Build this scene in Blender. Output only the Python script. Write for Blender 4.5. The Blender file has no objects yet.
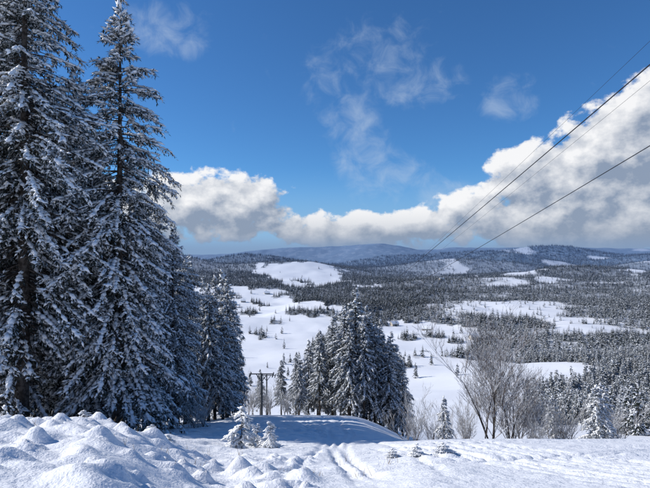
import bpy, math, random
import numpy as np
rng=np.random.default_rng(7)
random.seed(7)
scene=bpy.context.scene
scene.view_settings.view_transform='Standard'
scene.view_settings.look='None'
scene.view_settings.exposure=0
SUN_AZ=math.radians(-84); SUN_EL=math.radians(35)

# ------------------------------------------------------------ noise / terrain
def _h(xi,yi,seed):
    h=(xi.astype(np.int64)*374761393+yi.astype(np.int64)*668265263+seed*974634777)&0xffffffff
    h=((h^(h>>13))*1274126177)&0xffffffff
    h=(h^(h>>16))
    return (h&0xffff)/65535.0
def vnoise(x,y,seed=0):
    xi=np.floor(x);yi=np.floor(y);fx=x-xi;fy=y-yi
    fx=fx*fx*fx*(fx*(fx*6-15)+10);fy=fy*fy*fy*(fy*(fy*6-15)+10)
    a=_h(xi,yi,seed);b=_h(xi+1,yi,seed);c=_h(xi,yi+1,seed);d=_h(xi+1,yi+1,seed)
    return (a*(1-fx)+b*fx)*(1-fy)+(c*(1-fx)+d*fx)*fy
def fbm(x,y,seed=0,octv=4):
    s=0;a=.5;t=0
    for i in range(octv):
        s=s+a*vnoise(x*2**i+17.3*i,y*2**i-9.1*i,seed+i);t+=a;a*=.5
    return s/t-.5
def sstep(a,b,x):
    t=np.clip((x-a)/(b-a),0,1);return t*t*(3-2*t)

FAR_D=[180,250,400,600,800,1000,1300,1700,2200,2800,3500,4300,5000,7000,9000,14000]
FAR_Z=[-62,-86,-117,-139,-149,-152,-150,-141,-132,-128,-135,-130,-120,-90,-60,-110]
LEFT=([-30,0,14,18,30,70,100]+FAR_D,[6,-1.6,-4.5,-6.2,-10.8,-25.5,-36]+FAR_Z)
CENT=([-30,0,90,130]+FAR_D,[8,-1.6,-29.2,-43]+FAR_Z)
RIGHT=([-30,0,20,45,90]+FAR_D,[8,-1.6,-7.3,-18.0,-36]+FAR_Z)
def prof(P,d):
    s=0
    for k in (-.12,-.06,0,.06,.12):
        s=s+np.interp(d*(1+k)+k*6,P[0],P[1])
    return s/5
# x, y, sx, sy, h
HILLS=[(620,5300,620,480,158),(-450,5600,900,400,134),(-1180,3000,560,420,150),(-600,4000,500,330,105),(1900,4700,900,450,152),(3100,3900,700,480,165),
       (1000,3500,520,240,92),(1500,4000,420,250,114),(-3000,5200,1200,500,150),(3600,6800,1800,600,150),(1000,6600,1500,500,120),
       (-170,2950,380,420,58),(2200,3000,600,300,100),(1300,2450,420,200,50),(620,2050,300,160,30),(620,1550,420,180,14),
       (-330,1650,240,160,14),(1900,1900,600,300,58),(2300,4900,400,300,60),(560,560,160,200,26),(900,1050,260,200,26)]
mr=np.random.default_rng(3)
MOUNDS=[(mr.uniform(-11,-.2),mr.uniform(6.5,15.5),mr.uniform(.08,.30),mr.uniform(.03,.17)) for i in range(380)]
MOUNDS+=[(mr.uniform(0,12),mr.uniform(9,14),mr.uniform(.15,.45),mr.uniform(.02,.05)) for i in range(40)]
def height(x,y):
    x=np.asarray(x,float);y=np.asarray(y,float)
    u=x/np.maximum(y,6)
    wl=1-sstep(-.50,-.18,u);wr=sstep(.04,.25,u)
    z=prof(CENT,y)*(1-wl-wr)+prof(LEFT,y)*wl+prof(RIGHT,y)*wr
    d=np.hypot(x,y)
    for (hx,hy,sx,sy,hh) in HILLS:
        z=z+hh*np.exp(-((x-hx)/sx)**2-((y-hy)/sy)**2)
    z=z+fbm(x/620,y/620,5,4)*64*sstep(1100,3000,d)+sstep(400,1500,d)*fbm(x/190,y/190,9,3)*18
    mid=sstep(40,160,d)*(1-sstep(1000,2500,d))
    z=z+mid*fbm(x/60,y/60,13,3)*3.0+sstep(300,600,d)*(1-sstep(1300,2500,d))*fbm(x/260,y/260,15,3)*34
    near=1-sstep(40,90,d)
    lw=.26+.74*(1-sstep(-4,1.5,x-(y-12)*.1))
    z=z+near*lw*(fbm(x/3.1,y/2.6,21,4)*.34+fbm(x/.9,y/.7,31,3)*.22+np.abs(fbm(x/2.0+y*.2,y/.9,37,3))*.34-.06)
    for (mx,my,r,h) in MOUNDS:
        if x.size>1000:
            sel=(np.abs(x-mx)<3*r)&(np.abs(y-my)<3*r)
            if sel.any():
                dx=(x[sel]-mx);dy=(y[sel]-my)
                dd=((dx*.8+dy*.3)**2+(dy*1.2-dx*.2)**2)/(r*r)
                z[sel]+=h*np.exp(-dd**1.8)
    # ski tracks
    for k,(y0,s,dep) in enumerate([(14.6,.12,.10),(15.1,.12,.10),(16.2,.17,.09),(16.6,.17,.09),(13.0,.02,.09),(13.45,.02,.09),(17.6,.1,.08),(11.6,.30,.10),(12.0,.30,.10),(18.6,.05,.08)]):
        yy=y0+s*x+.25*np.sin(x*.45+k*.35)
        z=z-near*dep*np.exp(-((y-yy)/.13)**2)*sstep(-.5,1.5,x)
    for k,(x0,s) in enumerate([(.3,.02),(.75,.02),(1.9,-.08),(2.3,-.08),(-1.2,.05),(-.4,.0),(3.2,-.05)]):
        xx=x0+s*y+.3*np.sin(y*.25+k//2)
        z=z-near*.07*np.exp(-((x-xx)/.12)**2)*sstep(9,12,y)
    for k in range(9):
        xx=3.4+(13-y)*.42+k*.5+.02*(y-13)**2+(k%2)*.1
        z=z-near*(.055+.03*(k%3))*np.exp(-((x-xx)/.10)**2)*sstep(7,9,y)*(1-sstep(17,19.5,y))
    return z
def hz(x,y): return float(height(np.array([x]),np.array([y]))[0])

# meadows: polygons (bearing slope x/y , distance)
P1=[(-.16,2600),(-.126,2850),(-.05,2960),(.04,2900),(.035,2500),(.045,2230),(-.03,1930),(-.07,1980),(-.11,2380)]
P2=[(-.32,1900),(-.22,1780),(-.08,1780),(-.06,1500),(.03,1300),(.01,1090),(.05,980),(.01,810),(-.03,720),(.0,500),(.05,90),(-.35,90),(-.27,700),(-.32,1300)]
P3=[(.10,1100),(.19,1110),(.30,1010),(.29,810),(.24,690),(.35,675),(.55,510),(.5,420),(.4,400),(.42,100),(.0,90),(.1,440),(.12,780)]
P4=[(.05,2060),(.11,2080),(.12,1960),(.05,1900)]
P5=[(.47,3000),(.55,3000),(.53,2850),(.46,2860)]
P6=[(.58,2500),(.75,2500),(.75,2300),(.6,2280)]
P7=[(.24,2450),(.33,2400),(.33,2250),(.26,2250)]
def inpoly(P,u,d):
    r=np.zeros(u.shape,bool);n=len(P)
    for i in range(n):
        a=P[i];b=P[(i+1)%n]
        c=((a[1]>d)!=(b[1]>d))
        with np.errstate(divide='ignore',invalid='ignore'):
            xi=(b[0]-a[0])*(d-a[1])/(b[1]-a[1] if b[1]!=a[1] else 1e-9)+a[0]
        r^=c&(u<xi)
    return r
GROUPS=[(-.075,1230,.022,60),(-.04,1200,.02,50),(-.01,1230,.02,40),(-.16,1330,.03,30),(-.20,1560,.05,40),(.02,930,.02,45),
        (.17,900,.02,25),(.22,940,.02,22),(.2,780,.012,20),(-.12,1480,.03,25),(-.13,900,.014,20),(.26,870,.015,30),
        (-.08,640,.012,18),(.16,620,.01,14),(.19,700,.01,16),(-.06,1620,.05,40),(-.10,1060,.012,18),(-.05,2250,.02,40),(.24,780,.01,12)]
def forest(x,y):
    u=x/np.maximum(y,1);d=y
    uj=u+fbm(x/90,y/140,41,4)*.07;dj=d*(1+fbm(x/80,y/130,43,4)*.2)
    m=np.zeros(u.shape,bool)
    for P in (P1,P2,P3,P4,P5,P6,P7): m|=inpoly(P,uj,dj)
    f=np.where(m,0.005*(d>400),1.0)
    n=fbm(x/260,y/420,47,4)
    clear=sstep(.13,.19,n)*sstep(.15,.3,u)*(d>900)
    f=f*(1-.93*clear)
    n2=fbm(x/330,y/600,57,3)
    f=f*(1-.95*sstep(.24,.28,n2)*(d>1900)*(d<4300))
    semi=sstep(.2,.35,u)*(d>600)*(d<2200)
    f=f*(1-semi*.4*sstep(-.05,.1,fbm(x/50,y/60,51,2)))
    for (gu,gd,ru,rd) in GROUPS:
        f=np.maximum(f,(((uj-gu)/ru)**2+((dj-gd)/rd)**2<1)*.9)
    return f

# ------------------------------------------------------------ node helpers
def mat(name): 
    m=bpy.data.materials.new(name);m.use_nodes=True
    nt=m.node_tree;b=nt.nodes['Principled BSDF']
    return m,nt,b
def noise(nt,vec,scale,detail=4,rough=.55):
    n=nt.nodes.new('ShaderNodeTexNoise');n.inputs['Scale'].default_value=scale
    n.inputs['Detail'].default_value=detail;n.inputs['Roughness'].default_value=rough
    if vec is not None: nt.links.new(vec,n.inputs['Vector'])
    return n.outputs[0]
def setin(nt,sock,v):
    if v is None:return
    if isinstance(v,(int,float)): sock.default_value=v
    elif isinstance(v,tuple):
        sock.default_value=v if len(v)==len(sock.default_value) else (*v,1)
    else: nt.links.new(v,sock)
def M(nt,op,a,b=None,c=None,clamp=False):
    n=nt.nodes.new('ShaderNodeMath');n.operation=op;n.use_clamp=clamp
    setin(nt,n.inputs[0],a);setin(nt,n.inputs[1],b);setin(nt,n.inputs[2],c)
    return n.outputs[0]
def ss(nt,v,a,b,lo=0.,hi=1.):
    n=nt.nodes.new('ShaderNodeMapRange');n.interpolation_type='SMOOTHSTEP'
    setin(nt,n.inputs['Value'],v);n.inputs['From Min'].default_value=a;n.inputs['From Max'].default_value=b
    n.inputs['To Min'].default_value=lo;n.inputs['To Max'].default_value=hi
    return n.outputs[0]
def mix(nt,f,a,b):
    n=nt.nodes.new('ShaderNodeMix');n.data_type='RGBA'
    setin(nt,n.inputs[0],f);setin(nt,n.inputs[6],a);setin(nt,n.inputs[7],b)
    return n.outputs[2]
def posnode(nt):
    g=nt.nodes.new('ShaderNodeNewGeometry');return g
def sepy(nt,vec):
    s=nt.nodes.new('ShaderNodeSeparateXYZ');nt.links.new(vec,s.inputs[0]);return s.outputs

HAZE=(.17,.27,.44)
def hazed(nt,col,amt=.85):  # aerial haze painted into the base colour, bluer with distance from origin
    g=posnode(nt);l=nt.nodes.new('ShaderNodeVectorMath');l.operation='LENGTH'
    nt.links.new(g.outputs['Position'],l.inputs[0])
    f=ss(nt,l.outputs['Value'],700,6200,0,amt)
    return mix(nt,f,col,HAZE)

# snow ground
m_snow,nt,b=mat('snow_ground')
g=posnode(nt);P=g.outputs['Position']
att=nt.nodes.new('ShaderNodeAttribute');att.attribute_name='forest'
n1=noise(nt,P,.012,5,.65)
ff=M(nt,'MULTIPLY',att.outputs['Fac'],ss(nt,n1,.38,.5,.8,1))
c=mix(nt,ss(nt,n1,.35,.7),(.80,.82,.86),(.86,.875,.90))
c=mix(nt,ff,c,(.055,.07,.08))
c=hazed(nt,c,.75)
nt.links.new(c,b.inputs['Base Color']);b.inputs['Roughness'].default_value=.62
b.inputs['Specular IOR Level'].default_value=.3
h1=noise(nt,P,2.2,4,.6);h2=noise(nt,P,22,3,.7)
mp=nt.nodes.new('ShaderNodeMapping');nt.links.new(P,mp.inputs[0]);mp.inputs['Scale'].default_value=(.5,4.5,1);mp.inputs['Rotation'].default_value=(0,0,.1)
h3=noise(nt,mp.outputs[0],1.5,2,.6)
hh=M(nt,'ADD',M(nt,'MULTIPLY',h1,.14),M(nt,'ADD',M(nt,'MULTIPLY',h2,.026),M(nt,'MULTIPLY',h3,.07)))
bp=nt.nodes.new('ShaderNodeBump');bp.inputs['Strength'].default_value=.8;bp.inputs['Distance'].default_value=1.0
nt.links.new(hh,bp.inputs['Height']);nt.links.new(bp.outputs[0],b.inputs['Normal'])

def simple(name,c1,c2,scale=3,rough=.8,haze=False,bump=0):
    m,nt,b=mat(name)
    if scale<0:
        oi=nt.nodes.new('ShaderNodeObjectInfo');c=mix(nt,oi.outputs['Random'],c1,c2)
    else:
        g=posnode(nt);n=noise(nt,g.outputs['Position'],scale,1,.5)
        c=mix(nt,ss(nt,n,.35,.65),c1,c2)
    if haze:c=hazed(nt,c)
    nt.links.new(c,b.inputs['Base Color']);b.inputs['Roughness'].default_value=rough
    b.inputs['Specular IOR Level'].default_value=.0 if haze else .2
    if bump:
        bp=nt.nodes.new('ShaderNodeBump');bp.inputs['Distance'].default_value=bump
        n2=noise(nt,g.outputs['Position'],scale*4,3,.6)
        nt.links.new(n2,bp.inputs['Height']);nt.links.new(bp.outputs[0],b.inputs['Normal'])
    return m
m_bark=simple('bark',(.035,.028,.024),(.10,.085,.075),6,.9,bump=.03)
m_needle=simple('spruce_needles',(.014,.021,.018),(.038,.047,.038),1.5)
m_frost=simple('frosted_needles',(.26,.29,.32),(.50,.53,.56),2)
m_tsnow=simple('tree_snow',(.78,.80,.84),(.86,.875,.89),-1,.6)
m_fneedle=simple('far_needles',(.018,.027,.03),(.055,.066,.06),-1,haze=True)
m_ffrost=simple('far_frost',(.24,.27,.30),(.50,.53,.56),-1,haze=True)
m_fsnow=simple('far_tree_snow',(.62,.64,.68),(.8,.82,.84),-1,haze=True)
m_twig=simple('frosted_twigs',(.34,.33,.33),(.66,.67,.69),2.5)
m_twigd=simple('bare_twigs',(.08,.06,.05),(.16,.125,.105),3)
m_steel=simple('galvanised_steel',(.07,.075,.08),(.12,.125,.13),4,.5)
m_cable=simple('steel_cable',(.02,.02,.022),(.035,.035,.04),4,.6)
m_grass=simple('dry_grass',(.16,.11,.06),(.30,.22,.12),5)
m_wall=simple('plaster_wall',(.42,.38,.33),(.50,.46,.40),.4)
m_wood=simple('timber_cladding',(.10,.065,.04),(.16,.10,.065),.8)
m_glass=simple('window_glass',(.03,.04,.05),(.05,.06,.07),1,.15)

# ------------------------------------------------------------ mesh accumulator
class Acc:
    def __init__(s): s.v=[];s.f=[];s.m=[];s.n=0
    def add(s,tv,tf,org,bas,mi):
        n=len(org)
        if n==0:return
        k=len(tv)
        v=np.einsum('kj,njc->nkc',tv,bas)+org[:,None,:]
        f=tf[None]+(np.arange(n)*k)[:,None,None]+s.n
        s.v.append(v.reshape(-1,3));s.f.append(f.reshape(-1,3));
        mi=np.asarray(mi)
        s.m.append(np.repeat(mi if mi.ndim else np.full(n,mi),len(tf)));s.n+=n*k
    def mesh(s,name,mats,smooth=True):
        v=np.concatenate(s.v);f=np.concatenate(s.f);m=np.concatenate(s.m)
        me=bpy.data.meshes.new(name)
        me.vertices.add(len(v));me.vertices.foreach_set('co',v.astype(np.float32).ravel())
        me.loops.add(f.size);me.loops.foreach_set('vertex_index',f.astype(np.int32).ravel())
        me.polygons.add(len(f));me.polygons.foreach_set('loop_start',np.arange(0,f.size,3,dtype=np.int32))
        me.polygons.foreach_set('loop_total',np.full(len(f),3,np.int32))
        me.polygons.foreach_set('material_index',m.astype(np.int32))
        me.polygons.foreach_set('use_smooth',np.full(len(f),smooth))
        for q in mats: me.materials.append(q)
        me.update(calc_edges=True);return me
def unit(v): return v/np.maximum(np.linalg.norm(v,axis=-1,keepdims=True),1e-9)
def basis(d,sx,sy,sz):
    d=unit(d);up=np.tile([0,0,1.0],(len(d),1));up[np.abs(d[:,2])>.97]=[1,0,0]
    s=unit(np.cross(up,d));u=np.cross(d,s)
    return np.stack([d*np.reshape(sx,(-1,1)),s*np.reshape(sy,(-1,1)),u*np.reshape(sz,(-1,1))],1)
DIA=(np.array([[0,0,0],[.45,.5,0.12],[1,0,0],[.45,-.5,0.12]]),np.array([[0,3,2],[0,2,1]]))
OCT=(np.array([[-.5,0,0],[.5,0,-.1],[0,.5,-.15],[0,-.5,-.15],[.05,0,.5],[0,0,-.3]]),
     np.array([[1,2,4],[2,0,4],[0,3,4],[3,1,4],[2,1,5],[0,2,5],[3,0,5],[1,3,5]]))
def tubes(acc,p0,p1,r0,r1,mi,k=5):
    n=len(p0)
    if n==0:return
    d=unit(p1-p0);up=np.tile([0,0,1.0],(n,1));up[np.abs(d[:,2])>.95]=[1,0,0]
    s=unit(np.cross(up,d));u=np.cross(d,s)
    a=np.arange(k)*2*np.pi/k
    ring=s[:,None,:]*np.cos(a)[None,:,None]+u[:,None,:]*np.sin(a)[None,:,None]
    v=np.concatenate([p0[:,None]+ring*np.reshape(r0,(-1,1,1)),p1[:,None]+ring*np.reshape(r1,(-1,1,1))],1)
    i=np.arange(k);j=(i+1)%k
    tf=np.concatenate([np.stack([i,j,j+k],1),np.stack([i,j+k,i+k],1)])
    f=tf[None]+(np.arange(n)*2*k)[:,None,None]+acc.n
    acc.v.append(v.reshape(-1,3));acc.f.append(f.reshape(-1,3))
    mi=np.asarray(mi);acc.m.append(np.repeat(mi if mi.ndim else np.full(n,mi),len(tf)));acc.n+=n*2*k

def spruce(name,seed,H,R,nb,nt_,nn,ns,crown0=.12,nl=.22,nw=.055,frost=.35,sn=1.0,full=.75,dead=0,mats=None,hang=1.0,trunk_r=None):
    r=np.random.default_rng(seed);A=Acc()
    tr=trunk_r or H*.0115
    zs=np.linspace(-.8,H,11);wob=np.cumsum(r.normal(0,.006*H/10,(11,2)),0);wob-=wob[0]
    pts=np.stack([wob[:,0],wob[:,1],zs],1);rad=tr*np.clip(1-zs/H,0.02,1)**.8*1.05
    rad[0]*=1.3
    tubes(A,pts[:-1],pts[1:],rad[:-1],rad[1:],0,9)
    f=crown0+(1-crown0)*r.random(nb)**.92
    f=np.sort(f)
    g=(1-f)/(1-crown0)
    L=R*np.minimum(1,(g/full))**.72*(.9+.1*g)
    az=r.random(nb)*2*np.pi
    lump=1+.22*np.sin(az*2+f*9+seed)+.15*np.sin(az*3-f*23)
    L=np.maximum(L*lump*r.uniform(.72,1.12,nb),.12*R*.8)
    zb=f*H
    hd=np.stack([np.cos(az),np.sin(az),0*az],1)
    pitch=np.interp(g,[0,.15,.4,1],[.9,.35,-.05,-.30])+r.normal(0,.12,nb)
    droop=np.interp(g,[0,.3,1],[.1,.35,.5])*r.uniform(.7,1.3,nb)
    cx=np.interp(zb,zs,pts[:,0]);cy=np.interp(zb,zs,pts[:,1])
    base=np.stack([cx,cy,zb],1)
    def bp_(i,t):
        l=L[i]
        z=l*(np.sin(pitch[i])*t-droop[i]*t*t+.22*droop[i]*t**4)
        return base[i]+hd[i]*(l*t*np.cos(pitch[i]))[:,None]+np.stack([0*z,0*z,z],1)
    ii=np.arange(nb)
    tt=[0,.35,.7,1]
    for a,b_ in zip(tt[:-1],tt[1:]):
        tubes(A,bp_(ii,np.full(nb,a)),bp_(ii,np.full(nb,b_)),.012*L*(1-a)+.008,.012*L*(1-b_)+.006,0,3)
    if dead:
        zd=r.uniform(.04,crown0+.25,dead)*H;ad=r.random(dead)*2*np.pi
        d0=np.stack([0*zd,0*zd,zd],1);ld=r.uniform(.6,1)*R*r.uniform(.3,.75,dead)
        dirs=np.stack([np.cos(ad),np.sin(ad),r.uniform(-.5,.05,dead)],1)
        d1=d0+dirs*ld[:,None]
        tubes(A,d0,d1,np.full(dead,.028),np.full(dead,.008),0,3)
        for q in range(5):
            t=r.uniform(.3,1,dead)[:,None];s0=d0+(d1-d0)*t
            s1=s0+(dirs*.5+r.normal(0,.5,(dead,3))-[0,0,.35])*r.uniform(.25,.7,(dead,1))
            tubes(A,s0,s1,np.full(dead,.01),np.full(dead,.004),0,3)
    # twigs
    w=L**1.25;bi=r.choice(nb,nt_,p=w/w.sum())
    t=.12+.88*r.random(nt_)**.75
    o=bp_(bi,t)
    side=np.where(r.random(nt_)<.5,-1,1)*r.uniform(.25,1.25,nt_)
    ta=az[bi]+side
    tp=-(.12+.95*hang*r.random(nt_)*np.clip(g[bi]*1.8,.15,1))
    td=np.stack([np.cos(ta)*np.cos(tp),np.sin(ta)*np.cos(tp),np.sin(tp)],1)
    tl=(.22+.30*r.random(nt_))*np.sqrt(L[bi])*(1.15-.55*t)*1.05
    # needles
    k=nn;s=np.tile((np.arange(k)+.3)/k,(nt_,1))+r.normal(0,.06,(nt_,k))
    no=(o[:,None]+td[:,None]*(s*tl[:,None])[...,None]+np.array([0,0,-1])*(s**2*tl[:,None]*.25)[...,None]).reshape(-1,3)
    nd=(td[:,None]+r.normal(0,.5,(nt_,k,3))+np.array([0,0,-.25])).reshape(-1,3)
    N=len(no)
    B=basis(nd,nl*r.uniform(.7,1.35,N),nw*r.uniform(.7,1.5,N),np.full(N,nw))
    fr=frost*np.interp(np.repeat(t,k),[0,.5,1],[.35,.8,1.25])
    A.add(DIA[0],DIA[1],no,B,np.where(r.random(N)<fr,2,1))
    # snow along twigs
    if ns>0:
        cnt=r.poisson(ns*np.interp(t,[0,.4,1],[.45,.9,1.15]),nt_)
        idx=np.repeat(np.arange(nt_),cnt);n=len(idx)
        s=r.random(n)*.9
        so=o[idx]+td[idx]*(s*tl[idx])[:,None]-np.array([0,0,1])*(s**2*tl[idx]*.25)[:,None]+np.array([0,0,.03])
        sd=td[idx]*[1,1,.6]+r.normal(0,.25,(n,3))
        sz=sn*r.uniform(.5,1.35,n)
        A.add(OCT[0],OCT[1],so,basis(sd,.26*sz,.12*sz*r.uniform(.7,1.3,n),.085*sz),3)
        cnt=r.poisson(L*4.2*min(1,ns/2)/max(sn,.6));idx=np.repeat(ii,cnt);n=len(idx)
        s=r.uniform(.2,1.02,n)**.8;so=bp_(idx,s)+np.array([0,0,.05*sn]);sd=bp_(idx,s+.04)-bp_(idx,s)
        sz=sn*r.uniform(.6,1.4,n)
        A.add(OCT[0],OCT[1],so,basis(sd,.42*sz,.2*sz,.13*sz),3)
    return A.mesh(name,mats or [m_bark,m_needle,m_frost,m_tsnow])

def far_spruce(name,seed,H,R,tiers,blades,snow,frost):
    r=np.random.default_rng(seed);A=Acc()
    tubes(A,np.array([[0,0,-1.]]),np.array([[0,0,H*.9]]),[H*.012],[.03],0,4)
    f=np.repeat(np.linspace(.08,.98,tiers),blades)+r.normal(0,.02,tiers*blades)
    n=len(f);g=1-f;L=R*np.minimum(1,g/.7)**.8*r.uniform(.6,1.25,n)+.15
    az=r.random(n)*2*np.pi
    dr=-.25-.5*g*r.random(n)
    d=np.stack([np.cos(az),np.sin(az),dr],1)
    o=np.stack([0*f,0*f,f*H],1)
    rr=r.random(n);mi=np.where(rr<snow,3,np.where(rr<snow+frost,2,1))
    A.add(DIA[0],DIA[1],o,basis(d,L*1.15,L*.62,L*.9),mi)
    return A.mesh(name,[m_bark,m_fneedle,m_ffrost,m_fsnow],False)

def link(name,me,loc,rz=0,s=1.,sz=None,col=None):
    o=bpy.data.objects.new(name,me);o.location=loc;o.rotation_euler=(0,0,rz)
    o.scale=(s,s,sz or s);scene.collection.objects.link(o);return o

# ------------------------------------------------------------ ground sheet
def axis(n,a,lo,hi,c):
    t=np.linspace(np.arcsinh((lo-c)/a),np.arcsinh((hi-c)/a),n);return c+a*np.sinh(t)
xs=axis(1250,6,-11000,11000,0);ys=axis(1400,6,-400,13500,12)
X,Y=np.meshgrid(xs,ys)
Z=height(X.ravel(),Y.ravel())
n,mm=len(ys),len(xs)
V=np.stack([X.ravel(),Y.ravel(),Z],1)
i=np.arange(n*mm).reshape(n,mm)
F=np.stack([i[:-1,:-1],i[:-1,1:],i[1:,1:],i[1:,:-1]],-1).reshape(-1,4)
me=bpy.data.meshes.new('ground')
me.vertices.add(len(V));me.vertices.foreach_set('co',V.astype(np.float32).ravel())
me.loops.add(F.size);me.loops.foreach_set('vertex_index',F.astype(np.int32).ravel())
me.polygons.add(len(F));me.polygons.foreach_set('loop_start',np.arange(0,F.size,4,dtype=np.int32))
me.polygons.foreach_set('loop_total',np.full(len(F),4,np.int32));me.polygons.foreach_set('use_smooth',np.ones(len(F),bool))
me.update(calc_edges=True)
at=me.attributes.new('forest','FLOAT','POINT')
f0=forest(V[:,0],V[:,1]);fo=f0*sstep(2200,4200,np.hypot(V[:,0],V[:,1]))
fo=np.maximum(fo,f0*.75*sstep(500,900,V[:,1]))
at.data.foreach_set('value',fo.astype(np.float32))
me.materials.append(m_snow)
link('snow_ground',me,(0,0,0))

# ------------------------------------------------------------ spruces
NA=spruce('spruce_a',11,26,3.7,400,7200,9,2.0,crown0=.14,dead=60,sn=1.2,full=.55)
NB=spruce('spruce_b',12,29,4.1,430,7600,9,1.8,crown0=.17,dead=80,sn=1.2,full=.55)
NC=spruce('spruce_c',13,23,3.5,360,6000,9,1.7,crown0=.12,dead=50,sn=1.2,full=.55)
MA=spruce('spruce_m1',21,22,3.1,230,2200,5,2.2,crown0=.20,nl=.4,nw=.12,sn=1.45,dead=30,frost=.5)
MB=spruce('spruce_m2',22,18,3.0,200,1900,5,2.2,crown0=.14,nl=.4,nw=.12,sn=1.45,dead=20,frost=.5)
MC=spruce('spruce_m3',23,20,2.6,210,1900,5,2.2,crown0=.26,nl=.4,nw=.12,sn=1.45,dead=40,frost=.5)
SA=spruce('spruce_s1',31,5.2,1.5,130,1300,8,3.2,crown0=.04,nl=.14,nw=.04,sn=.75,frost=.6,hang=.5)
SB=spruce('spruce_s2',32,1.6,.62,60,420,7,9,crown0=.03,nl=.08,nw=.02,sn=.6,frost=.8,hang=.4)

def tree(me,x,y,H0,H,wid=1.0,dz=-.2,rz=None,name='spruce_tree'):
    s=H/H0
    link(name,me,(x,y,hz(x,y)+dz),random.uniform(0,6.28) if rz is None else rz,s*wid,s)
# left stand
tree(NA,-12.4,30,26,26.0)
tree(NB,-16.6,27.5,29,30.5)
tree(NA,-19.2,29,26,29,1.0)
tree(NC,-17.2,34,23,25,.95)
tree(NC,-13.6,35,23,19.5,1.0)
tree(NB,-21,34,29,31,1)
tree(NA,-19.5,39,26,25,1)
tree(NC,-14.2,43,23,19,1.1)
tree(NC,-12.2,40,23,16,1.0)
tree(NB,-24,42,29,29,1)
tree(NA,-25,33,26,29,1)
tree(NC,-29,46,23,27,1.1)
tree(NC,-15.0,32,23,18,1.0)
for (x,y,H) in [(-14.5,52,17),(-13.2,57,15.5),(-13.8,63,18),(-13.2,68,19),(-14.8,72,21),(-17,58,20),(-18,66,22),(-21,60,22),(-17.5,50,20),
                (-25,62,24),(-22,50,24),(-15.2,80,20),(-19,78,22),(-12.6,62,14),(-30,60,26),(-16.5,46,18)]:
    me,h0=random.choice([(MA,22),(MB,18),(MC,20)])
    tree(me,x,y,h0,H,random.uniform(.85,1.1))
# central cluster
for (x,y,H) in [(5.7,92,23.5),(3.4,90,20),(7.8,95,21.5),(10.2,93,19.5),(12.3,94,18.5),(1.4,94,19),(-1,92,15.5),(4.6,99,22),(9,100,21.5),(13.8,97,17),
                (-3.2,96,14.5),(-5.5,95,12),(-8.6,99,11),(-13,101,9.5),(-16.5,97,11),(-1.5,102,17),(-5.5,104,13.5),
                (6.8,88,18),(11.3,89,16),(2.0,104,21),(14.2,92,14),(6.4,104,23.5),(-4.5,88,9.5),(8.9,90,18),(4.4,88,16)]:
    me,h0=random.choice([(MA,22),(MB,18),(MC,20),(MC,20)])
    tree(me,x,y,h0,H,random.uniform(.95,1.2))
# small ones on the right, and saplings
tree(SA,20.2,37.5,5.2,5.0,1.0)
tree(SA,24.6,45,5.2,4.6,.9)
tree(SA,10.4,44,5.2,5.0,.7)
tree(SA,27.5,50,5.2,7,.9)
tree(SA,23.5,52,5.2,6,.9)
tree(SB,-3.4,20.5,1.6,1.75,1.0,dz=-.1)
tree(SB,-2.2,20.0,1.6,1.15,1.1,dz=-.1)
tree(SB,-2.9,21.6,1.6,1.0,1.2,dz=-.1)
for (x,y,H,w_) in [(2.6,14.2,.45,1.8),(3.3,14.0,.38,2.2),(1.95,14.5,.35,1.9),(-5.6,16.2,.6,1.6),(-4.9,15.6,.4,1.9),(-7.4,15.4,.42,1.8)]:
    tree(SB,x,y,1.6,H,w_,dz=-.1,name='snowy_shrub')

# ------------------------------------------------------------ bare trees
def bare(name,seed,H,stems,spread,mats,depth=5,prob=.72):
    r=random.Random(seed);S=[]
    def grow(p,d,l,rad,k):
        nseg=3;q=p
        for j in range(nseg):
            d2=[d[0]+r.gauss(0,.09),d[1]+r.gauss(0,.09),d[2]+r.gauss(0,.06)+.07]
            m=math.sqrt(sum(a*a for a in d2));d=[a/m for a in d2]
            e=[q[a]+d[a]*l/nseg for a in range(3)]
            r0=rad*(1-.45*j/nseg);r1=rad*(1-.45*(j+1)/nseg)
            S.append((q,e,r0,r1,k));q=e
            if k>0:
                for c in range(2 if j<2 else 3):
                    if r.random()<prob:
                        a=r.uniform(.3,.75);ph=r.uniform(0,6.283)
                        v=[d[0]+math.cos(ph)*a,d[1]+math.sin(ph)*a,d[2]+r.uniform(-.15,.35)*a]
                        m=math.sqrt(sum(b*b for b in v));v=[b/m for b in v]
                        grow(q,v,l*r.uniform(.42,.66),r1*.58,k-1)
    for i in range(stems):
        ph=r.uniform(0,6.283);a=r.uniform(.05,spread)
        grow([r.gauss(0,.12*stems**.5),r.gauss(0,.12*stems**.5),-.5],[math.cos(ph)*a,math.sin(ph)*a,1],H*r.uniform(.42,.62),H*.0085*r.uniform(.7,1.2),depth-1)
    A=Acc()
    p0=np.array([s[0] for s in S]);p1=np.array([s[1] for s in S]);r0=np.array([s[2] for s in S]);r1=np.array([s[3] for s in S]);k=np.array([s[4] for s in S])
    mn=.008
    tubes(A,p0,p1,np.maximum(r0,mn),np.maximum(r1,mn),np.where(k>=depth-1,0,np.where(np.random.default_rng(seed).random(len(k))<.34,1,2)),3)
    print(name,len(S))
    return A.mesh(name,mats)
BA=bare('bare_a',41,11,5,.34,[m_bark,m_twigd,m_twig],5,.72)
BB=bare('bare_b',42,9,4,.36,[m_bark,m_twigd,m_twig],5,.74)
BC=bare('bare_c',43,5,7,.6,[m_twigd,m_twig,m_twig],4)
tree(BA,14.6,44,11,11.8,1,name='bare_tree')
tree(BB,16.8,46,9,10.2,1,name='bare_tree')
tree(BB,19.5,50,9,8,1,name='bare_tree')
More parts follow.
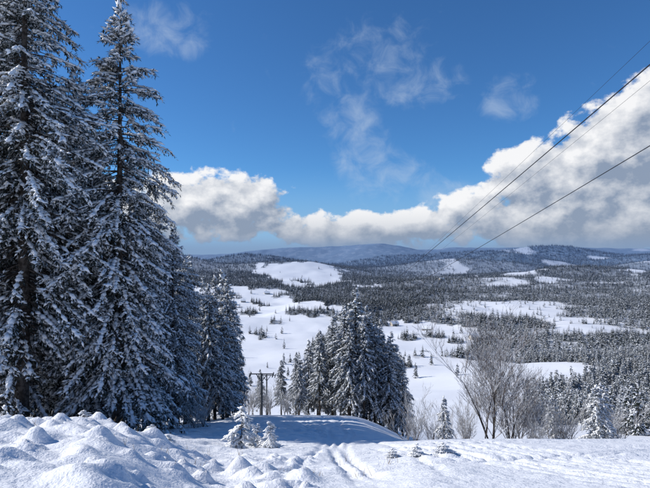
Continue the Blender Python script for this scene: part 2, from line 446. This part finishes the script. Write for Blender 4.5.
tree(BC,13.0,46,5,6,1,name='bare_shrub')
tree(BC,23.5,50,5,7,1,name='bare_tree')
tree(BC,9.2,52,5,5.6,1.1,name='bare_shrub')
tree(BC,11.3,52,5,5,1,name='bare_shrub')
tree(BC,18.5,44,5,4.5,1.1,name='bare_shrub')
tree(BC,26,47,5,4.2,1.2,name='bare_shrub')
tree(BC,30,52,5,6,1.2,name='bare_shrub')
tree(BC,-9.5,38,5,3.0,1.2,name='bare_shrub')
for (x,y,H) in [(-9.5,86,6),(-13.5,90,7),(-6.5,86,5),(-15.5,85,6)]:
    tree(BC,x,y,5,H,1.1,name='bare_shrub')

# ------------------------------------------------------------ instanced forests
def scatter(name,meshes,x,y,scale,idx,zoff=-.3):
    col=bpy.data.collections.new(name+'_kinds')
    for k,m in enumerate(meshes):
        o=bpy.data.objects.new('%s_kind_%02d'%(name,k),m);col.objects.link(o)
    z=height(x,y)+zoff
    me=bpy.data.meshes.new(name);me.vertices.add(len(x))
    me.vertices.foreach_set('co',np.stack([x,y,z],1).astype(np.float32).ravel())
    for nm,arr,t in (('scl',scale,'FLOAT'),('rz',rng.random(len(x))*6.283,'FLOAT'),('wid',rng.uniform(.8,1.25,len(x)),'FLOAT')):
        a=me.attributes.new(nm,t,'POINT');a.data.foreach_set('value',arr.astype(np.float32))
    a=me.attributes.new('kind','INT','POINT');a.data.foreach_set('value',idx.astype(np.int32))
    o=link(name,me,(0,0,0))
    ng=bpy.data.node_groups.new(name,'GeometryNodeTree')
    ng.interface.new_socket('Geometry',in_out='INPUT',socket_type='NodeSocketGeometry')
    ng.interface.new_socket('Geometry',in_out='OUTPUT',socket_type='NodeSocketGeometry')
    N=ng.nodes;Lk=ng.links
    gi=N.new('NodeGroupInput');go=N.new('NodeGroupOutput')
    ci=N.new('GeometryNodeCollectionInfo');ci.inputs['Collection'].default_value=col
    ci.inputs['Separate Children'].default_value=True;ci.inputs['Reset Children'].default_value=True
    ip=N.new('GeometryNodeInstanceOnPoints');ip.inputs['Pick Instance'].default_value=True
    def attr(nm,t):
        a=N.new('GeometryNodeInputNamedAttribute');a.data_type=t;a.inputs['Name'].default_value=nm;return a.outputs[0]
    mp=N.new('GeometryNodeMeshToPoints')
    Lk.new(gi.outputs[0],mp.inputs[0]);Lk.new(mp.outputs[0],ip.inputs['Points']);Lk.new(ci.outputs[0],ip.inputs['Instance'])
    Lk.new(attr('kind','INT'),ip.inputs['Instance Index'])
    c=N.new('ShaderNodeCombineXYZ');Lk.new(attr('rz','FLOAT'),c.inputs[2]);Lk.new(c.outputs[0],ip.inputs['Rotation'])
    c2=N.new('ShaderNodeCombineXYZ');s=attr('scl','FLOAT');mu=N.new('ShaderNodeMath');mu.operation='MULTIPLY'
    Lk.new(s,mu.inputs[0]);Lk.new(attr('wid','FLOAT'),mu.inputs[1])
    Lk.new(mu.outputs[0],c2.inputs[0]);Lk.new(mu.outputs[0],c2.inputs[1]);Lk.new(s,c2.inputs[2]);Lk.new(c2.outputs[0],ip.inputs['Scale'])
    Lk.new(ip.outputs[0],go.inputs[0])
    md=o.modifiers.new('scatter','NODES');md.node_group=ng
    return o
def sample(d0,d1,spacing,umax=.78):
    n=int((d1*d1-d0*d0)*umax/spacing**2)
    d=np.sqrt(rng.random(n)*(d1*d1-d0*d0)+d0*d0);u=rng.uniform(-umax,umax,n)
    x=u*d;y=d
    k=rng.random(n)<forest(x,y)
    return x[k],y[k]
far=[far_spruce('f%d'%k,60+k,18,3.0+.3*(k%3),9,7,.12,.16) for k in range(4)]+\
    [far_spruce('g%d'%k,70+k,16,3.0+.3*(k%3),9,7,.22,.34) for k in range(4)]
def kinds(x,y):
    u=x/y
    pf=np.clip(.12+.75*sstep(.15,.4,u+fbm(x/200,y/200,77,2)*.4)*(1-sstep(1400,2600,y)),0,1)
    return np.where(rng.random(len(x))<pf,4,0)+rng.integers(0,4,len(x))
X1=[sample(700,1500,7.8),sample(1500,2600,10.5),sample(2600,4800,18)]
x=np.concatenate([a[0] for a in X1]);y=np.concatenate([a[1] for a in X1])
sc=rng.uniform(.5,1.15,len(x))*np.interp(y,[700,2600,4600],[.95,1.0,1.25])
print('far trees',len(x))
scatter('distant_forest',far,x,y,sc,kinds(x,y),-.5)
# mid forest
L1=[spruce('l1_%d'%k,80+k,17,2.6,70,330,3,1.1,crown0=.1,nl=1.0,nw=.42,sn=3.0,frost=[.2,.25,.5,.65][k],dead=0) for k in range(4)]
x,y=sample(400,700,6.5)
x2,y2=sample(120,400,5.5)
k=(x2/y2>.40)&(fbm(x2/30,y2/30,91,2)>-.12);x2=x2[k];y2=y2[k]
x=np.concatenate([x,x2]);y=np.concatenate([y,y2])
print('mid trees',len(x))
kk=np.where(rng.random(len(x))<sstep(.1,.5,x/y)*.6+.2,2,0)+rng.integers(0,2,len(x))
scatter('forest',L1,x,y,rng.uniform(.45,1.1,len(x))*np.interp(y,[120,400],[.75,1]),kk)

# ------------------------------------------------------------ farmhouses in the valley
def house(x,y,rz,w,d,h):
    zg=min(hz(x+a*w/2,y+b_*d/2) for a in(-1,1) for b_ in(-1,1))-.3
    e=bpy.data.objects.new('farm_house',None);e.location=(x,y,zg);e.rotation_euler=(0,0,rz);scene.collection.objects.link(e)
    def part(nm,v,f,m):
        q=bpy.data.meshes.new(nm);q.from_pydata(v,[],f);q.materials.append(m);o=bpy.data.objects.new(nm,q);o.parent=e;scene.collection.objects.link(o)
    a,b_=w/2,d/2;r=d*.42
    part('walls',[(-a,-b_,0),(a,-b_,0),(a,b_,0),(-a,b_,0),(-a,-b_,h),(a,-b_,h),(a,b_,h),(-a,b_,h),(-a,0,h+r),(a,0,h+r)],
         [(0,1,5,4),(1,2,6,9,5),(2,3,7,6),(3,0,4,8,7)],m_wall)
    o=.7;t=.35;s=r/b_
    P=[]
    for sx in(-a-o,a+o):
        P+=[(sx,-b_-o,h-o*s+.05),(sx,0,h+r+.05),(sx,b_+o,h-o*s+.05),(sx,-b_-o,h-o*s+.05+t),(sx,0,h+r+.05+t),(sx,b_+o,h-o*s+.05+t)]
    part('roof',P,[(0,1,4,3),(1,2,5,4),(6,9,10,7),(7,10,11,8),(3,4,10,9),(4,5,11,10),(0,6,7,1),(1,7,8,2),(0,3,9,6),(2,8,11,5)],m_tsnow)
    part('chimney',[(c_*.4+1.5,dd*.4,z) for z in(h+r-.5,h+r+1.3) for (c_,dd) in((-1,-1),(1,-1),(1,1),(-1,1))],[(0,1,5,4),(1,2,6,5),(2,3,7,6),(3,0,4,7),(4,5,6,7)],m_wood)
    v=[];f=[]
    for fl in range(int(h//2.7)):
        for q in range(4):
            cx_=-a+w*(q+.5)/4+.25;z0=fl*2.7+1.0;k=len(v)
            v+=[(cx_-.6,-b_-.03,z0),(cx_+.6,-b_-.03,z0),(cx_+.6,-b_-.03,z0+1.3),(cx_-.6,-b_-.03,z0+1.3)];f.append((k,k+1,k+2,k+3))
    part('windows',v,f,m_glass)
    part('door',[(-.5,-b_-.05,0),(.5,-b_-.05,0),(.5,-b_-.05,2.1),(-.5,-b_-.05,2.1)],[(0,1,2,3)],m_wood)
for (x,y,rz,w_,d_,h_) in [(-330,1420,.3,18,11,5.6),(-300,1450,-.5,15,10,5.6),(-262,1425,.8,20,12,5.6),(-375,1450,.1,16,10,5.6),(-240,1470,.2,14,9,5.6),
        (470,2020,.4,20,12,5.6),(150,1085,.5,17,11,5.6),(205,1010,-.3,18,11,5.6),(262,880,.2,16,10,5.6),(-190,1640,.3,18,11,5.6)]:
    house(x,y,rz,w_,d_,h_)

# ------------------------------------------------------------ lift cables and pylons
def cable(x0,z0,dx,dz,y0,y1,r,sag):
    A=Acc();t=np.linspace(0,1,60);yy=y0+(y1-y0)*t
    p=np.stack([x0+dx*yy,yy,z0+dz*yy-4*sag*t*(1-t)],1)
    tubes(A,p[:-1],p[1:],np.full(59,r),np.full(59,r),0,6);return A
link('lift_cable',cable(10.7,9.42,.007,-.166,-25,150,.022,0.6).mesh('lift_cable',[m_cable]),(0,0,0))
link('lift_cable',cable(15.2,9.42,.007,-.166,-25,150,.022,0.6).mesh('lift_cable',[m_cable]),(0,0,0))
link('signal_cable',cable(11.0,10.9,.01,-.175,-25,150,.006,0.9).mesh('signal_cable',[m_cable]),(0,0,0))
link('signal_cable',cable(12.8,10.6,.010,-.173,-25,150,.006,0.4).mesh('signal_cable',[m_cable]),(0,0,0))
def pylon(x,y,top,arm,k=1.):
    A=Acc();zg=hz(x,y)
    P0=lambda *a:np.array([a],float)
    tubes(A,P0(0,0,-.5),P0(0,0,top-zg),[.32*k],[.2*k],0,12)
    tubes(A,P0(-arm,0,top-zg),P0(arm,0,top-zg),[.13*k],[.13*k],0,8)
    tubes(A,P0(-arm*.5,0,top-zg),P0(0,0,top-zg-1.3),[.07],[.07],0,6)
    tubes(A,P0(arm*.5,0,top-zg),P0(0,0,top-zg-1.3),[.07],[.07],0,6)
    for s in(-1,1):
        tubes(A,P0(s*arm,-1.2,top-zg-.25),P0(s*arm,1.2,top-zg-.25),[.08],[.08],0,6)
        for q in(-1,-.35,.35,1):
            tubes(A,P0(s*arm-.06,q,top-zg-.12),P0(s*arm+.06,q,top-zg-.12),[.2],[.2],0,12)
        tubes(A,P0(s*arm,0,top-zg+.05),P0(s*arm,0,top-zg-.3),[.06],[.06],0,6)
    link('lift_pylon',A.mesh('lift_pylon',[m_steel]),(x,y,zg))
pylon(14.0,150,-15.8,2.3)
pylon(12.8,-25,13.4,2.3)
pylon(-10.6,84,-20.4,1.9,.7)
pylon(-13.0,112,-27.5,1.9,.7)

# dry stems poking from the snow
A=Acc();r=np.random.default_rng(5)
cx=np.concatenate([r.uniform(-10,-3,16),r.uniform(-3,4,6)]);cy=r.uniform(10.5,17,22)
ci=np.repeat(np.arange(22),6);px=cx[ci]+r.normal(0,.14,len(ci));py=cy[ci]+r.normal(0,.14,len(ci))
pz=height(px,py);p0=np.stack([px,py,pz-.05],1);p1=p0+np.stack([r.normal(0,.09,len(ci)),r.normal(0,.09,len(ci)),r.uniform(.12,.34,len(ci))],1)
tubes(A,p0,p1,np.full(len(ci),.006),np.full(len(ci),.003),0,3)
link('dry_grass',A.mesh('dry_grass',[m_grass]),(0,0,0))

# ------------------------------------------------------------ world
w=bpy.data.worlds.new('World');scene.world=w;w.use_nodes=True
try: w.cycles.sampling_method='NONE'
except Exception as e: print(e)
nt=w.node_tree;nt.nodes.clear()
out=nt.nodes.new('ShaderNodeOutputWorld')
sky=nt.nodes.new('ShaderNodeTexSky');sky.sky_type='NISHITA';sky.sun_disc=False
sky.sun_elevation=SUN_EL;sky.sun_rotation=SUN_AZ;sky.altitude=1200;sky.air_density=1.0;sky.dust_density=.2;sky.ozone_density=2.0
tc=nt.nodes.new('ShaderNodeTexCoord')
x_,y_,z_=sepy(nt,tc.outputs['Generated'])
az=M(nt,'MULTIPLY',M(nt,'ARCTAN2',x_,y_),57.2958)
el=M(nt,'MULTIPLY',M(nt,'ARCSINE',z_),57.2958)
def vec(a,b,c=0.0):
    n=nt.nodes.new('ShaderNodeCombineXYZ');setin(nt,n.inputs[0],a);setin(nt,n.inputs[1],b);setin(nt,n.inputs[2],c);return n.outputs[0]
def blobs(az,el,B,k=.5):
    tot=None
    for (a,e,ra,re,wt) in B:
        da=M(nt,'MULTIPLY_ADD',az,1/ra,-a/ra);de=M(nt,'MULTIPLY_ADD',el,1/re,-e/re)
        q=M(nt,'MULTIPLY_ADD',da,da,M(nt,'MULTIPLY',de,de))
        v=M(nt,'MULTIPLY_ADD',q,-wt,wt)
        tot=v if tot is None else M(nt,'SMOOTH_MAX',tot,v,k)
    return tot
CUM=[(-10.5,5.0,7.0,4.1,1.3),(-15.5,5.4,6,3.8,1.3),(-22,4,8,3.5,1),
     (3,2.5,10,2.3,1.2),(11,3.0,5,2.4,1),
     (17,4.4,5,3.4,1.1),(21.6,8.2,4,3.6,1.2),(26,6.5,7.5,5.5,1.6),(31,9.5,6.5,6,1.6),(34,13,5,4.2,1.3),(29,3,14,3.6,1.5),(44,10,11,8,1.4),
     (-50,8,14,6,1)]
def field(az,el,det=7):
    n=nt.nodes.new('ShaderNodeTexNoise');n.noise_dimensions='2D';n.inputs['Scale'].default_value=.34;n.inputs['Detail'].default_value=det;n.inputs['Roughness'].default_value=.56
    nt.links.new(vec(az,M(nt,'MULTIPLY',el,1.35)),n.inputs['Vector'])
    b=M(nt,'MAXIMUM',blobs(az,el,CUM),-2.0)
    return M(nt,'ADD',b,M(nt,'MULTIPLY',M(nt,'SUBTRACT',n.outputs[0],.5),2.7))
F0=field(az,el);F1=field(M(nt,'ADD',az,-1.0),M(nt,'ADD',el,1.5),5)
dens=ss(nt,F0,-.05,.45)
lit=M(nt,'MULTIPLY_ADD',M(nt,'SUBTRACT',F0,F1),.6,.42)
lit=M(nt,'MULTIPLY_ADD',ss(nt,F0,.3,1.8),-.22,lit,clamp=True)
lit=M(nt,'MULTIPLY',lit,ss(nt,el,.5,5.5,.35,1.0))
WSP=[(3,14.8,3.4,3.0,1),(5.0,10,3.8,3.8,1),(9,8.2,3.8,2.2,.9),(20.2,16.2,3,2.2,1),(-18,23,4.5,2.6,.8),(10,18.5,5,2.4,.8),(13,6.3,3.5,2,1),(6,22,5,3,.6),(0,19,2.5,2,.5)]
n=nt.nodes.new('ShaderNodeTexNoise');n.noise_dimensions='2D';n.inputs['Scale'].default_value=.36;n.inputs['Detail'].default_value=7;n.inputs['Roughness'].default_value=.6;n.inputs['Distortion'].default_value=.35
nt.links.new(vec(az,M(nt,'MULTIPLY_ADD',el,1.1,30.)),n.inputs['Vector'])
wf=M(nt,'ADD',M(nt,'MAXIMUM',blobs(az,el,WSP),-1.0),M(nt,'MULTIPLY',M(nt,'SUBTRACT',n.outputs[0],.5),3.6))
wd=ss(nt,wf,-.4,2.4,0,.5)
tint=nt.nodes.new('ShaderNodeMix');tint.data_type='RGBA';tint.blend_type='MULTIPLY';tint.inputs[0].default_value=1
nt.links.new(sky.outputs[0],tint.inputs[6]);tint.inputs[7].default_value=(.46,.90,1.32,1)
bgS=nt.nodes.new('ShaderNodeBackground');bgS.inputs['Strength'].default_value=.095
nt.links.new(tint.outputs[2],bgS.inputs['Color'])
def bg(c,s=1):
    b=nt.nodes.new('ShaderNodeBackground');setin(nt,b.inputs['Color'],c);b.inputs['Strength'].default_value=s;return b.outputs[0]
def ms(f,a,b):
    n=nt.nodes.new('ShaderNodeMixShader');setin(nt,n.inputs[0],f);nt.links.new(a,n.inputs[1]);nt.links.new(b,n.inputs[2]);return n.outputs[0]
s=ms(ss(nt,el,-.5,10,.9,0),bgS.outputs[0],bg((.27,.45,.72),1))
s=ms(wd,s,bg((.55,.66,.80),1))
cc=mix(nt,lit,(.27,.335,.45),(.95,.95,.96))
s=ms(M(nt,'MULTIPLY',dens,.97),s,bg(cc,1))
s=ms(ss(nt,el,.0,2.2,.8,0),s,bg((.22,.33,.52),1))
nt.links.new(s,out.inputs['Surface'])

sun=bpy.data.lights.new('sun','SUN');sun.energy=4.7;sun.angle=math.radians(.5);sun.color=(1,.95,.88)
so=bpy.data.objects.new('sun',sun);scene.collection.objects.link(so)
from mathutils import Vector
dv=Vector((math.sin(SUN_AZ)*math.cos(SUN_EL),math.cos(SUN_AZ)*math.cos(SUN_EL),math.sin(SUN_EL)))
so.rotation_euler=dv.to_track_quat('Z','Y').to_euler()

cam=bpy.data.cameras.new('camera');cam.lens=36*500/650;cam.sensor_width=36;cam.clip_end=40000;cam.clip_start=.1
co=bpy.data.objects.new('camera',cam);co.rotation_euler=(math.radians(90.92),0,0);co.location=(0,0,0)
scene.collection.objects.link(co);scene.camera=co
